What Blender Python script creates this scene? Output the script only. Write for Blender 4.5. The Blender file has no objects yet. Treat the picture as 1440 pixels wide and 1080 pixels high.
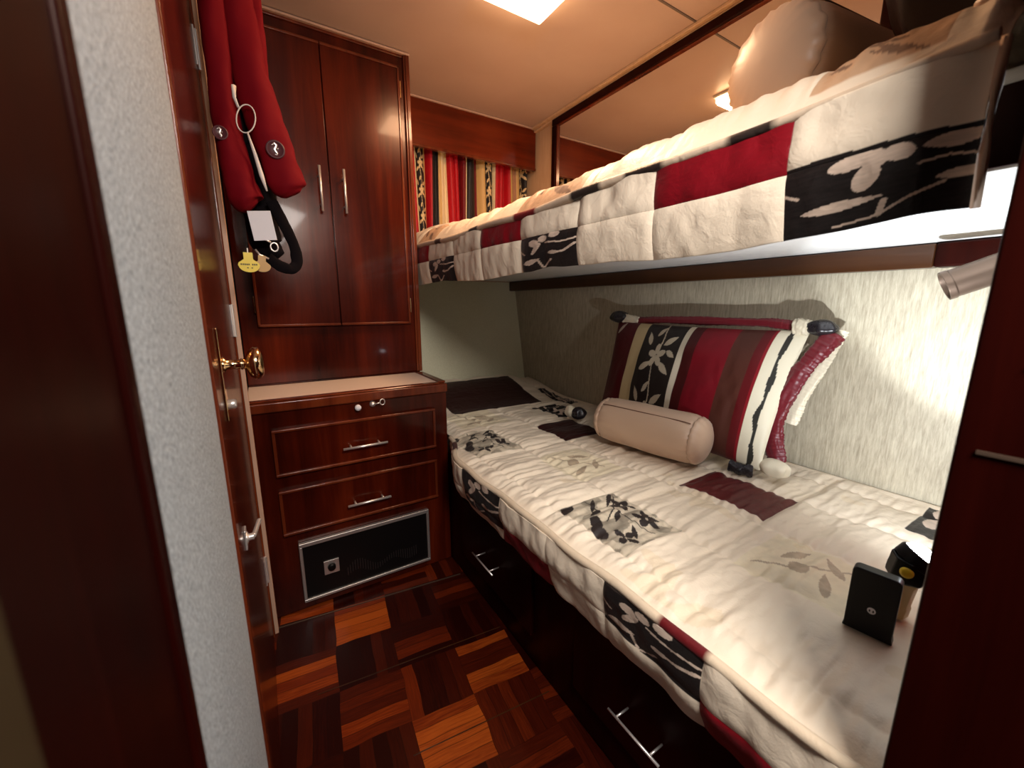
import bpy, math, random
import numpy as np
from mathutils import Vector, Matrix

C = bpy.context.scene.collection
PI = math.pi
rnd = random.Random(7)
ORG = {}

# ------------------------------------------------------------------ tagging
def tag(o, label=None, cat=None, group=None, kind=None):
    if label: o['label'] = label
    if cat: o['category'] = cat
    if group: o['group'] = group
    if kind: o['kind'] = kind
    return o

def thing(name, label, cat, loc=(0, 0, 0), group=None):
    o = bpy.data.objects.new(name, None)
    o.empty_display_size = .05
    C.objects.link(o)
    o.location = loc
    ORG[o.name] = Vector(loc)
    return tag(o, label, cat, group)

def link_mesh(name, me, mats, parent=None, origin=None):
    o = bpy.data.objects.new(name, me)
    C.objects.link(o)
    if not isinstance(mats, (list, tuple)): mats = [mats]
    for m in mats: me.materials.append(m)
    if parent is not None:
        o.parent = parent
        off = ORG[parent.name]
        ORG[o.name] = off
    else:
        off = Vector(origin) if origin is not None else Vector((0, 0, 0))
        o.location = off
        ORG[o.name] = off
    if off.length > 0:
        me.transform(Matrix.Translation(-off))
    return o

# ------------------------------------------------------------------ mesh building
class MB:
    def __init__(s): s.v = []; s.f = []
    def add(s, vs, fs):
        b = len(s.v); s.v += [tuple(p) for p in vs]; s.f += [tuple(b + i for i in f) for f in fs]
        return s
    def box(s, x0, x1, y0, y1, z0, z1, M=None):
        vs = [(x0,y0,z0),(x1,y0,z0),(x1,y1,z0),(x0,y1,z0),(x0,y0,z1),(x1,y0,z1),(x1,y1,z1),(x0,y1,z1)]
        if M is not None: vs = [tuple(M @ Vector(p)) for p in vs]
        return s.add(vs, [(0,3,2,1),(4,5,6,7),(0,1,5,4),(1,2,6,5),(2,3,7,6),(3,0,4,7)])
    def hexa(s, p):   # eight corners: bottom ring, top ring
        return s.add(p, [(0,3,2,1),(4,5,6,7),(0,1,5,4),(1,2,6,5),(2,3,7,6),(3,0,4,7)])
    def loft(s, path, rx, ry=None, n=16, up=(0,0,1), cap=True, rfun=None, closed=False):
        P = [Vector(p) for p in path]; m = len(P)
        if not hasattr(rx, '__len__'): rx = [rx]*m
        if ry is None: ry = rx
        if not hasattr(ry, '__len__'): ry = [ry]*m
        vs = []
        U = Vector(up).normalized()
        for i in range(m):
            if closed: t = P[(i+1) % m] - P[i-1]
            else: t = P[min(i+1, m-1)] - P[max(i-1, 0)]
            t.normalize()
            a = U - t*U.dot(t)
            if a.length < 1e-4: a = t.orthogonal()
            a.normalize(); b = t.cross(a)
            for k in range(n):
                th = 2*PI*k/n
                q = 1.0 if rfun is None else rfun(i/(m-1), th)
                vs.append(P[i] + b*(math.cos(th)*rx[i]*q) + a*(math.sin(th)*ry[i]*q))
        fs = []
        for i in range(m if closed else m-1):
            j = (i+1) % m
            for k in range(n):
                fs.append((i*n+k, i*n+(k+1) % n, j*n+(k+1) % n, j*n+k))
        if cap and not closed:
            fs.append(tuple(reversed(range(n)))); fs.append(tuple((m-1)*n+k for k in range(n)))
        return s.add(vs, fs)
    def cyl(s, a, b, r, n=20, r2=None): return s.loft([a, b], [r, r2 if r2 is not None else r], n=n, up=(.13,.27,.95))
    def lathe(s, o, d, prof, n=28, up=(.1,.2,.97)):   # prof: (distance along d, radius)
        o = Vector(o); d = Vector(d).normalized()
        a = Vector(up); a = (a - d*a.dot(d)).normalized(); b = d.cross(a)
        vs = []; m = len(prof)
        for (t, r) in prof:
            for k in range(n):
                th = 2*PI*k/n
                vs.append(o + d*t + (b*math.cos(th) + a*math.sin(th))*max(r, 1e-5))
        fs = [(i*n+k, i*n+(k+1) % n, (i+1)*n+(k+1) % n, (i+1)*n+k) for i in range(m-1) for k in range(n)]
        fs.append(tuple(reversed(range(n)))); fs.append(tuple((m-1)*n+k for k in range(n)))
        return s.add(vs, fs)
    def prism(s, poly, f0, f1):   # poly 2-D, f0/f1 map (a,b) -> 3-D for both ends
        n = len(poly)
        vs = [f0(*p) for p in poly] + [f1(*p) for p in poly]
        fs = [tuple(reversed(range(n))), tuple(range(n, 2*n))] + [(i, (i+1) % n, n+(i+1) % n, n+i) for i in range(n)]
        return s.add(vs, fs)
    def mesh(s, name, smooth=False):
        me = bpy.data.meshes.new(name)
        me.from_pydata(s.v, [], s.f); me.update()
        import bmesh
        bm = bmesh.new(); bm.from_mesh(me)
        bmesh.ops.recalc_face_normals(bm, faces=bm.faces); bm.to_mesh(me); bm.free()
        if smooth:
            me.polygons.foreach_set('use_smooth', [True]*len(me.polygons))
        return me

def make(name, mb, mat, parent=None, bevel=0, smooth=False, origin=None, subsurf=0, seg=2):
    me = mb.mesh(name, smooth or bevel > 0)
    o = link_mesh(name, me, mat, parent, origin)
    if bevel > 0:
        m = o.modifiers.new('bevel', 'BEVEL'); m.width = bevel; m.segments = seg; m.limit_method = 'ANGLE'
        m.angle_limit = math.radians(35); m.harden_normals = True
    if subsurf:
        m = o.modifiers.new('sub', 'SUBSURF'); m.levels = subsurf; m.render_levels = subsurf
    return o

def struct(name, mb, mat, parent=None, bevel=0, **k):
    o = make(name, mb, mat, parent, bevel, **k)
    if parent is None: o['kind'] = 'structure'
    return o

def grid(name, X, Y, Z, col, mat, parent=None, origin=None, solid=0):
    n, m = X.shape
    co = np.stack([X, Y, Z], -1).reshape(-1, 3).astype(np.float32)
    me = bpy.data.meshes.new(name)
    idx = np.arange(n*m).reshape(n, m)
    q = np.stack([idx[:-1, :-1], idx[1:, :-1], idx[1:, 1:], idx[:-1, 1:]], -1).reshape(-1, 4)
    me.vertices.add(n*m); me.vertices.foreach_set('co', co.ravel())
    me.loops.add(q.size); me.loops.foreach_set('vertex_index', q.ravel().astype(np.int32))
    me.polygons.add(len(q)); me.polygons.foreach_set('loop_start', np.arange(0, q.size, 4, dtype=np.int32))
    me.update(calc_edges=True)
    me.polygons.foreach_set('use_smooth', np.ones(len(q), bool))
    if col is not None:
        a = me.color_attributes.new('dye', 'FLOAT_COLOR', 'POINT')
        c4 = np.ones((n*m, 4), np.float32); c4[:, :3] = col.reshape(-1, 3)
        a.data.foreach_set('color', c4.ravel())
    o = link_mesh(name, me, mat, parent, origin)
    if solid:
        s = o.modifiers.new('solid', 'SOLIDIFY'); s.thickness = solid; s.offset = -1
    return o

# ------------------------------------------------------------------ numpy noise and dye painting
def vnoise(x, y, seed=0):
    r = np.random.RandomState(seed); T = r.rand(64, 64)
    xi = np.floor(x).astype(int); yi = np.floor(y).astype(int)
    fx = x-xi; fy = y-yi; fx = fx*fx*(3-2*fx); fy = fy*fy*(3-2*fy)
    g = lambda i, j: T[i % 64, j % 64]
    return (g(xi, yi)*(1-fx)+g(xi+1, yi)*fx)*(1-fy) + (g(xi, yi+1)*(1-fx)+g(xi+1, yi+1)*fx)*fy - .5

def sstep(a, b, x):
    t = np.clip((x-a)/(b-a), 0, 1); return t*t*(3-2*t)

def s2l(c):
    return tuple(((v/255)/12.92 if v/255 <= .04045 else ((v/255+.055)/1.055)**2.4) for v in c)

CREAM = s2l((236, 219, 196)); RED = s2l((124, 3, 20)); DRED = s2l((84, 10, 15)); BLACK = s2l((27, 21, 20))
MAROON = s2l((46, 14, 12)); GOLD = s2l((205, 178, 122)); BROWN = s2l((88, 46, 32)); BEIGE = s2l((232, 216, 186)); TAUPE = s2l((150, 128, 110))
PETAL = s2l((206, 184, 166))

def ell(u, v, cx, cy, rx, ry, a=0):
    c, s = math.cos(a), math.sin(a); p = (u-cx)*c+(v-cy)*s; q = -(u-cx)*s+(v-cy)*c
    return (p/rx)**2+(q/ry)**2 < 1
def leaf(u, v, x0, y0, x1, y1, w):
    dx, dy = x1-x0, y1-y0; L = math.hypot(dx, dy)
    t = ((u-x0)*dx+(v-y0)*dy)/L/L; d = np.abs(-(u-x0)*dy+(v-y0)*dx)/L
    tt = np.clip(t, 0, 1)
    return (t > 0) & (t < 1) & (d < w*np.sin(PI*tt**.8)+.0004)
def stroke(u, v, pts, w):
    m = np.zeros(u.shape, bool)
    for (a, b) in zip(pts[:-1], pts[1:]):
        dx, dy = b[0]-a[0], b[1]-a[1]; L2 = dx*dx+dy*dy
        t = np.clip(((u-a[0])*dx+(v-a[1])*dy)/L2, 0, 1)
        m |= np.hypot(u-a[0]-t*dx, v-a[1]-t*dy) < w
    return m
def flower(u, v, cx, cy, r, a0=0, n=5):
    m = np.zeros(u.shape, bool)
    for k in range(n):
        a = a0+2*PI*k/n
        m |= ell(u, v, cx+.6*r*math.cos(a), cy+.6*r*math.sin(a), .5*r, .3*r, a)
    return m
# each motif works on a unit patch (u, v in 0..1), returns the mask of the printed flowers and the mask of fine shading
def motif_big(u, v):
    m = ell(u, v, .40, .82, .13, .085, .25) | ell(u, v, .49, .60, .075, .16, -.15) | ell(u, v, .52, .80, .07, .12, .2)
    m |= ell(u, v, .64, .80, .075, .10, .3)
    m &= ~ell(u, v, .52, .93, .035, .03)
    m |= leaf(u, v, .74, .80, 1.05, .86, .085) | leaf(u, v, .80, .42, 1.08, .46, .06)
    m |= leaf(u, v, .12, .30, .60, .34, .065) | stroke(u, v, [(.74,.62),(.85,.66),(1,.62)], .014)
    m |= stroke(u, v, [(.33,.06),(.55,.10),(.70,.24),(.84,.36)], .014) | stroke(u, v, [(.56,.10),(.59,.28)], .018)
    m |= stroke(u, v, [(.0,.62),(.10,.53)], .016)
    return m
def motif_mid(u, v):
    m = ell(u, v, .30, .78, .09, .10, .4) | ell(u, v, .33, .62, .05, .17, -.5) | ell(u, v, .46, .86, .08, .09) | ell(u, v, .66, .93, .09, .09)
    m |= stroke(u, v, [(.52,.74),(.75,.70),(1,.74)], .022) | stroke(u, v, [(.60,.40),(.80,.44),(.98,.60)], .026) | ell(u, v, .64, .42, .08, .055)
    m |= leaf(u, v, .06, .22, .38, .30, .075) | stroke(u, v, [(.34,.30),(.42,.02)], .02) | stroke(u, v, [(.45,.02),(.60,.22)], .018) | stroke(u, v, [(0,.62),(.1,.5)], .018)
    return m
def motif_leafy(u, v):   # dark leaves and blossoms on pale ground
    m = flower(u, v, .80, .66, .15, .3) | flower(u, v, .78, .30, .15, .9) | flower(u, v, .27, .20, .13, .2, 4) | ell(u, v, .10, .92, .10, .08, .6)
    m |= ell(u, v, .16, .52, .12, .07, .9) | ell(u, v, .08, .40, .08, .10, .2)
    m |= leaf(u, v, .95, .95, .60, .72, .03) | leaf(u, v, .55, .90, .30, .70, .03) | leaf(u, v, .60, .55, .38, .42, .032) | leaf(u, v, .52, .30, .35, .12, .03)
    m |= leaf(u, v, .45, .70, .22, .66, .03) | stroke(u, v, [(.95,.90),(.60,.62),(.30,.48)], .008) | stroke(u, v, [(.62,.64),(.58,.40),(.62,.10)], .008)
    m |= stroke(u, v, [(.40,.98),(.42,.62)], .010)
    return m
def motif_vine(u, v):    # pale vine on black: used on the sham and the curtain, v runs over several repeats
    w = v % 1.0
    m = flower(u, w, .5, .42, .20, .4) | leaf(u, w, .12, .15, .42, .30, .06) | leaf(u, w, .62, .30, .92, .12, .06)
    m |= leaf(u, w, .25, .60, .12, .85, .055) | leaf(u, w, .60, .62, .88, .80, .06) | leaf(u, w, .35, .78, .50, .98, .05)
    m |= stroke(u, w, [(.5,.0),(.45,.25),(.5,.42)], .014) | stroke(u, w, [(.52,.5),(.55,.75),(.5,1)], .014) | leaf(u, w, .72, .52, .95, .42, .05)
    return m

def put(col, mask, c): col[mask] = c
def patch(col, a, b, rect, kind, seed=1):
    """dye one rectangular patch; a, b are the cloth coordinates of every vertex"""
    a0, a1, b0, b1 = rect
    M = (a >= a0) & (a <= a1) & (b >= b0) & (b <= b1)
    if not M.any(): return
    u = (a[M]-a0)/(a1-a0); v = (b[M]-b0)/(b1-b0)
    nz = vnoise(a[M]*60, b[M]*60, seed)+.6*vnoise(a[M]*150, b[M]*150, seed+1)
    def vary(c, k): return np.clip(np.array(c)[None, :]*(1+k*nz)[:, None], 0, 1)
    if kind == 'red': c = vary(RED, .15)
    elif kind == 'dred': c = vary(DRED, .12)
    elif kind == 'maroon': c = vary(MAROON, .10)
    elif kind == 'cream': c = vary(CREAM, .03)
    elif kind in ('big', 'mid', 'vine'):
        c = vary(BLACK, .9)
        mm = {'big': motif_big, 'mid': motif_mid, 'vine': motif_vine}[kind](u, v)
        c[mm] = (np.array(PETAL)[None, :]*(1+.25*nz)[:, None])[mm]
    elif kind == 'leafy':
        c = vary(s2l((198, 184, 162)), .5)
        sm = vnoise(u*5, v*9, seed+4) > .17
        c[sm] *= .55
        mm = motif_leafy(u, v); c[mm] = vary(s2l((44, 36, 34)), .5)[mm]
    elif kind == 'beige':
        c = vary(BEIGE, .12)
        mm = leaf(u, v, .15, .2, .55, .35, .05) | leaf(u, v, .5, .75, .9, .6, .05) | ell(u, v, .45, .55, .14, .09, .5) | stroke(u, v, [(.2,.9),(.5,.5),(.8,.2)], .014) | leaf(u, v, .6, .2, .85, .45, .05)
        c[mm] = vary(s2l((176, 156, 132)), .4)[mm]
    elif kind == 'tan':
        c = vary(s2l((196, 160, 128)), .2)
        mm = leaf(u, v, .1, .2, .5, .6, .07) | leaf(u, v, .5, .3, .9, .8, .07) | leaf(u, v, .3, .7, .7, .95, .05) | stroke(u, v, [(.0,.1),(.5,.5),(1,.6)], .02)
        c[mm] = vary(s2l((120, 92, 74)), .4)[mm]
    col[M] = c

# ------------------------------------------------------------------ materials
def nt(name):
    m = bpy.data.materials.new(name); m.use_nodes = True
    t = m.node_tree; b = t.nodes['Principled BSDF']
    return m, t, b
def N(t, kind, **k):
    n = t.nodes.new(kind)
    for a, v in k.items():
        if a in n.inputs.keys(): n.inputs[a].default_value = v
        else: setattr(n, a, v)
    return n
def coords(t, scale=(1, 1, 1), rot=(0, 0, 0)):
    g = N(t, 'ShaderNodeNewGeometry'); mp = N(t, 'ShaderNodeMapping')
    mp.inputs['Scale'].default_value = scale; mp.inputs['Rotation'].default_value = rot
    t.links.new(g.outputs['Position'], mp.inputs['Vector']); return mp.outputs['Vector']
def ramp(t, fac, stops):
    r = N(t, 'ShaderNodeValToRGB'); e = r.color_ramp.elements
    while len(e) < len(stops): e.new(.5)
    for el, (p, c) in zip(e, stops): el.position = p; el.color = (*c, 1)
    t.links.new(fac, r.inputs['Fac']); return r.outputs['Color']
def bump(t, b, h, strength=.3, dist=.002):
    n = N(t, 'ShaderNodeBump'); n.inputs['Strength'].default_value = strength; n.inputs['Distance'].default_value = dist
    t.links.new(h, n.inputs['Height']); t.links.new(n.outputs['Normal'], b.inputs['Normal'])
def plain(name, col, rough=.5, metal=0, coat=0, spec=None, emit=None, es=0, sheen=0):
    m, t, b = nt(name)
    b.inputs['Base Color'].default_value = (*col, 1); b.inputs['Roughness'].default_value = rough
    b.inputs['Metallic'].default_value = metal; b.inputs['Coat Weight'].default_value = coat
    b.inputs['Sheen Weight'].default_value = sheen
    if spec is not None: b.inputs['Specular IOR Level'].default_value = spec
    n = N(t, 'ShaderNodeTexNoise', Scale=90.0, Detail=3.0); t.links.new(coords(t), n.inputs['Vector'])
    mr = N(t, 'ShaderNodeMapRange'); mr.inputs['To Min'].default_value = max(0, rough-.05); mr.inputs['To Max'].default_value = min(1, rough+.06)
    t.links.new(n.outputs['Fac'], mr.inputs['Value']); t.links.new(mr.outputs['Result'], b.inputs['Roughness'])
    if emit: b.inputs['Emission Color'].default_value = (*emit, 1); b.inputs['Emission Strength'].default_value = es
    return m
def wood(name, dark, mid, light, scale=(22, 22, 1.6), rough=.22, coat=.5, spec=.24):
    m, t, b = nt(name)
    v = coords(t, scale)
    n1 = N(t, 'ShaderNodeTexNoise', Scale=1.0, Detail=8.0, Roughness=.62, Distortion=.4); t.links.new(v, n1.inputs['Vector'])
    n2 = N(t, 'ShaderNodeTexNoise', Scale=1.3, Detail=3.0); t.links.new(coords(t, (3, 3, 1)), n2.inputs['Vector'])
    mx = N(t, 'ShaderNodeMath', operation='ADD'); t.links.new(n1.outputs['Fac'], mx.inputs[0]); t.links.new(n2.outputs['Fac'], mx.inputs[1])
    hf = N(t, 'ShaderNodeMath', operation='MULTIPLY'); hf.inputs[1].default_value = .5; t.links.new(mx.outputs[0], hf.inputs[0])
    t.links.new(ramp(t, hf.outputs[0], [(.34, dark), (.5, mid), (.68, light)]), b.inputs['Base Color'])
    b.inputs['Roughness'].default_value = rough; b.inputs['Coat Weight'].default_value = coat; b.inputs['Coat Roughness'].default_value = .06; b.inputs['Specular IOR Level'].default_value = spec; b.inputs['Specular Tint'].default_value = (1, .78, .68, 1)
    n3 = N(t, 'ShaderNodeTexNoise', Scale=9.0, Detail=2.0); t.links.new(coords(t), n3.inputs['Vector'])
    ad = N(t, 'ShaderNodeMath', operation='MULTIPLY_ADD'); ad.inputs[1].default_value = .25
    t.links.new(n1.outputs['Fac'], ad.inputs[0]); t.links.new(n3.outputs['Fac'], ad.inputs[2])
    bump(t, b, ad.outputs[0], .12, .004)
    return m
M = {}
M['wood'] = wood('mahogany', (.014, .0012, .0005), (.050, .0045, .0011), (.115, .0125, .0027), rough=.24, coat=.12)
M['wood_h'] = wood('mahogany_crossgrain', (.05, .0050, .0012), (.13, .0145, .0028), (.21, .030, .006), scale=(1.6, 22, 22), rough=.3, coat=.2)
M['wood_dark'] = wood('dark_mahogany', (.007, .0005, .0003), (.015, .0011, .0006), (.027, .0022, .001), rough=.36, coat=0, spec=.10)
M['trim'] = wood('mahogany_moulding', (.05, .007, .0025), (.12, .020, .006), (.20, .042, .012), rough=.25, coat=.3)
M['rail'] = wood('brown_rail', (.018, .006, .002), (.045, .015, .005), (.075, .027, .008), scale=(22, 1.6, 22), rough=.35)
M['steel'] = plain('brushed_steel', (.86, .80, .76), .30, .75)
M['brass'] = plain('polished_brass', (.80, .55, .30), .12, 1)
M['dullbrass'] = plain('satin_bronze', (.13, .085, .06), .38, .6)
M['cream_strip'] = plain('cream_edging', s2l((196, 158, 134)), .5)
M['laminate'] = plain('cream_laminate', s2l((232, 208, 190)), .35)
M['black'] = plain('black_plastic', (.004, .003, .003), .4, spec=.25)
M['blackcloth'] = plain('black_webbing', (.004, .002, .003), .9, spec=.15)
M['yellow'] = plain('yellow_plastic', (.85, .62, .03), .4)
M['amber'] = plain('cream_yellow_plastic', (.80, .60, .28), .4)
M['paper'] = plain('white_paper', (.75, .72, .75), .7)
M['white'] = plain('white_paint', (.80, .79, .77), .55)
M['silver'] = plain('aluminium_frame', (.62, .58, .55), .38, .85)
M['redcloth'] = plain('red_nylon', s2l((112, 0, 14)), .8, spec=.15)
M['satin'] = plain('champagne_satin', s2l((204, 172, 146)), .38, sheen=.15)
M['creamcloth'] = plain('cream_satin', s2l((222, 210, 184)), .45, sheen=.2)
M['redsatin'] = plain('crimson_satin', s2l((104, 8, 24)), .42, sheen=.2)
M['blacksatin'] = plain('black_satin', s2l((38, 34, 38)), .28)
M['darksatin'] = plain('black_cherry_satin', (.010, .0015, .002), .45, spec=.25)
M['ink'] = plain('black_ink', (.02, .015, .015), .6)
M['mirror'] = plain('mirror_glass', (.86, .84, .80), .0, 1)
M['mirror'].node_tree.nodes['Principled BSDF'].inputs['Roughness'].default_value = .015
for l in list(M['mirror'].node_tree.links):
    if l.to_socket.name == 'Roughness': M['mirror'].node_tree.links.remove(l)
M['diffuser'] = plain('lamp_diffuser', (.9, .85, .75), .5, emit=(1, .66, .36), es=9)
M['lens'] = plain('lit_flashlight_lens', (.9, .95, 1), .3, emit=(.88, .95, 1), es=160)

def dyed(name, rough=.42, bumpk=.25):
    m, t, b = nt(name)
    a = N(t, 'ShaderNodeAttribute', attribute_name='dye'); t.links.new(a.outputs['Color'], b.inputs['Base Color'])
    b.inputs['Roughness'].default_value = rough; b.inputs['Sheen Weight'].default_value = .04; b.inputs['Specular IOR Level'].default_value = .3
    n = N(t, 'ShaderNodeTexNoise', Scale=420.0, Detail=2.0); t.links.new(coords(t), n.inputs['Vector'])
    n2 = N(t, 'ShaderNodeTexNoise', Scale=34.0, Detail=4.0, Distortion=.6); t.links.new(coords(t), n2.inputs['Vector'])
    ad = N(t, 'ShaderNodeMath', operation='MULTIPLY_ADD'); ad.inputs[1].default_value = .10
    t.links.new(n.outputs['Fac'], ad.inputs[0]); t.links.new(n2.outputs['Fac'], ad.inputs[2])
    bump(t, b, ad.outputs[0], bumpk, .010)
    return m
M['spread'] = dyed('patchwork_satin')
M['sham'] = dyed('striped_satin', .42, .12)
M['curtain'] = dyed('striped_curtain_satin', .5, .1)

def wallpaper(name, c0, c1, sc, brk=.35, axis=2):
    m, t, b = nt(name)
    s = [sc, sc, sc]; s[axis] = sc*(.12 if sc < 400 else .6)
    n = N(t, 'ShaderNodeTexNoise', Scale=1.0, Detail=5.0, Roughness=.65, Distortion=.25); t.links.new(coords(t, s), n.inputs['Vector'])
    n2 = N(t, 'ShaderNodeTexNoise', Scale=2.6, Detail=3.0); t.links.new(coords(t), n2.inputs['Vector'])
    ad = N(t, 'ShaderNodeMath', operation='MULTIPLY_ADD'); ad.inputs[1].default_value = brk
    t.links.new(n2.outputs['Fac'], ad.inputs[0]); t.links.new(n.outputs['Fac'], ad.inputs[2])
    t.links.new(ramp(t, ad.outputs[0], [(.35, c0), (.9, c1)]), b.inputs['Base Color'])
    b.inputs['Roughness'].default_value = .55
    bump(t, b, n.outputs['Fac'], .5, .002)
    return m
M['hull'] = wallpaper('grasscloth_vinyl', s2l((140, 126, 104)), s2l((206, 196, 172)), 190)
M['backwall'] = wallpaper('olive_vinyl', s2l((200, 192, 154)), s2l((240, 234, 204)), 420, .3)
M['leftwall'] = wallpaper('pale_speckled_vinyl', s2l((100, 114, 128)), s2l((236, 248, 255)), 420, .15)
M['upperwall'] = wallpaper('cream_vinyl', s2l((196, 160, 124)), s2l((214, 182, 146)), 60, .2)
def ceil_mat():
    m, t, b = nt('cream_ceiling_panel')
    n = N(t, 'ShaderNodeTexNoise', Scale=3.0, Detail=4.0); t.links.new(coords(t), n.inputs['Vector'])
    t.links.new(ramp(t, n.outputs['Fac'], [(.3, s2l((190, 164, 150))), (.7, s2l((202, 178, 164)))]), b.inputs['Base Color'])
    b.inputs['Roughness'].default_value = .38
    return m
M['ceiling'] = ceil_mat()

def parquet():
    m, t, b = nt('mosaic_parquet')
    P = .163; L = t.links.new
    geo = N(t, 'ShaderNodeNewGeometry')
    mp = N(t, 'ShaderNodeMapping'); mp.vector_type = 'TEXTURE'
    mp.inputs['Location'].default_value = (.18-P/2, 1.25-P/2, 0); mp.inputs['Rotation'].default_value = (0, 0, math.radians(-6.3)); mp.inputs['Scale'].default_value = (P, P, P)
    L(geo.outputs['Position'], mp.inputs['Vector'])
    wn = N(t, 'ShaderNodeTexNoise', Scale=1.3, Detail=1.0); L(mp.outputs['Vector'], wn.inputs['Vector'])
    vm = N(t, 'ShaderNodeVectorMath', operation='MULTIPLY_ADD'); vm.inputs[1].default_value = (.10, .10, 0)
    L(wn.outputs['Color'], vm.inputs[0]); L(mp.outputs['Vector'], vm.inputs[2])
    sx = N(t, 'ShaderNodeSeparateXYZ'); L(vm.outputs[0], sx.inputs[0])
    def mt(op, a, b_=None, c=None):
        n = N(t, 'ShaderNodeMath', operation=op)
        for i, q in enumerate((a, b_, c)):
            if q is None: continue
            if isinstance(q, (int, float)): n.inputs[i].default_value = q
            else: L(q, n.inputs[i])
        return n.outputs[0]
    X, Y = mt('SUBTRACT', sx.outputs['X'], .05), mt('SUBTRACT', sx.outputs['Y'], .05)
    ix, iy = mt('FLOOR', X), mt('FLOOR', Y)
    fx, fy = mt('SUBTRACT', X, ix), mt('SUBTRACT', Y, iy)
    par = mt('ABSOLUTE', mt('MODULO', mt('ADD', ix, iy), 2.0))     # 0: fingers run across
    def mixf(f, a, b_):
        return mt('ADD', mt('MULTIPLY', a, mt('SUBTRACT', 1.0, f)), mt('MULTIPLY', b_, f))
    q = mixf(par, fy, fx)
    k = mt('FLOOR', mt('MULTIPLY', q, 5.0)); fr = mt('FRACT', mt('MULTIPLY', q, 5.0))
    cb = N(t, 'ShaderNodeCombineXYZ'); L(ix, cb.inputs[0]); L(iy, cb.inputs[1]); L(k, cb.inputs[2])
    w = N(t, 'ShaderNodeTexWhiteNoise', noise_dimensions='3D'); L(cb.outputs[0], w.inputs['Vector'])
    cb2 = N(t, 'ShaderNodeCombineXYZ'); L(ix, cb2.inputs[0]); L(iy, cb2.inputs[1])
    w2 = N(t, 'ShaderNodeTexWhiteNoise', noise_dimensions='3D'); L(cb2.outputs[0], w2.inputs['Vector'])
    # grain runs along the fingers
    ga = N(t, 'ShaderNodeCombineXYZ'); L(mixf(par, mt('MULTIPLY', X, 1.5), mt('MULTIPLY', Y, 1.5)), ga.inputs[0]); L(mt('MULTIPLY', q, 26.0), ga.inputs[1]); L(mt('MULTIPLY', w.outputs['Value'], 20.0), ga.inputs[2])
    gn = N(t, 'ShaderNodeTexNoise', Scale=1.6, Detail=5.0, Roughness=.65); L(ga.outputs[0], gn.inputs['Vector'])
    val = mt('ADD', mt('MULTIPLY', w.outputs['Value'], .40), mt('ADD', mt('MULTIPLY', w2.outputs['Value'], .26), mt('MULTIPLY', gn.outputs['Fac'], .40)))
    val = mt('ADD', val, mt('MULTIPLY', par, -.16))
    for (tx_, ty_, amt) in ((0, 0, .24), (-1, -1, .26), (0, -2, .14), (1, -3, .16), (1, 0, -.12), (1, 1, -.05), (-1, 0, -.1), (2, -1, .06)):
        hit_ = mt('MULTIPLY', mt('COMPARE', ix, float(tx_), .1), mt('COMPARE', iy, float(ty_), .1))
        val = mt('ADD', val, mt('MULTIPLY', hit_, amt))
    c = ramp(t, val, [(.25, (.016, .0012, .0005)), (.50, (.055, .006, .0015)), (.70, (.15, .018, .003)), (.90, (.38, .075, .009))])
    e = mt('MINIMUM', fr, mt('SUBTRACT', 1.0, fr))
    gap = mt('LESS_THAN', e, .03)
    mx = N(t, 'ShaderNodeMix', data_type='RGBA'); L(mt('MULTIPLY', gap, .6), mx.inputs['Factor']); L(c, mx.inputs[6]); mx.inputs[7].default_value = (.008, .002, .001, 1)
    L(mx.outputs[2], b.inputs['Base Color'])
    b.inputs['Roughness'].default_value = .34; b.inputs['Coat Weight'].default_value = .0; b.inputs['Specular IOR Level'].default_value = .16
    bump(t, b, mt('ADD', mt('MULTIPLY', gap, -.6), mt('MULTIPLY', gn.outputs['Fac'], .3)), .2, .001)
    return m
M['floor'] = parquet()

# ------------------------------------------------------------------ camera
H = 1.02
cam = bpy.data.cameras.new('camera'); co = bpy.data.objects.new('camera', cam); C.objects.link(co)
cam.sensor_width = 36; cam.sensor_fit = 'HORIZONTAL'; cam.lens = 563/1440*36; cam.clip_start = .01
cam.dof.use_dof = True; cam.dof.focus_distance = 1.1; cam.dof.aperture_fstop = 5.0
co.location = (0, 0, H); co.rotation_euler = (math.radians(90-11.15), 0, math.radians(-32.0))
bpy.context.scene.camera = co

# ------------------------------------------------------------------ the setting
XL, XH, ZC, YB = -.06, 1.36, 1.94, 2.15
b = MB(); b.box(-.30, XH+.06, -1.3, 2.3, -.04, 0); struct('floor', b, M['floor'])
b = MB(); b.box(-.30, XH+.06, -1.3, 2.3, ZC, ZC+.04); struct('ceiling', b, M['ceiling'])
b = MB(); b.box(XH, XH+.05, -.03, 2.3, 0, 1.62); struct('wall_right', b, M['hull'])
b = MB(); b.box(XH, XH+.05, -.03, 2.3, 1.62, ZC); struct('wall_right_upper', b, M['upperwall'])
# back wall leans away as it rises
b = MB(); b.hexa([(.50,1.97,.30),(XH,1.97,.30),(XH,2.2,.30),(.50,2.2,.30),(.50,2.15,1.155),(XH,2.15,1.155),(XH,2.2,1.155),(.50,2.2,1.155)])
struct('wall_back', b, M['backwall'])
b = MB(); b.box(.50, XH, 2.15, 2.2, 1.155, ZC); struct('wall_back_upper', b, M['upperwall'])
# left wall: pale papered piece near the doorway, and the dark piece round the closed door and behind the hanging vest
b = MB(); b.box(-.14, -.060, .278, .634, 0, ZC); struct('wall_left', b, M['leftwall'])
b = MB(); b.box(-.14, -.085, .632, 1.70, 0, ZC); struct('wall_left_far', b, M['wood_dark'])
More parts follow.
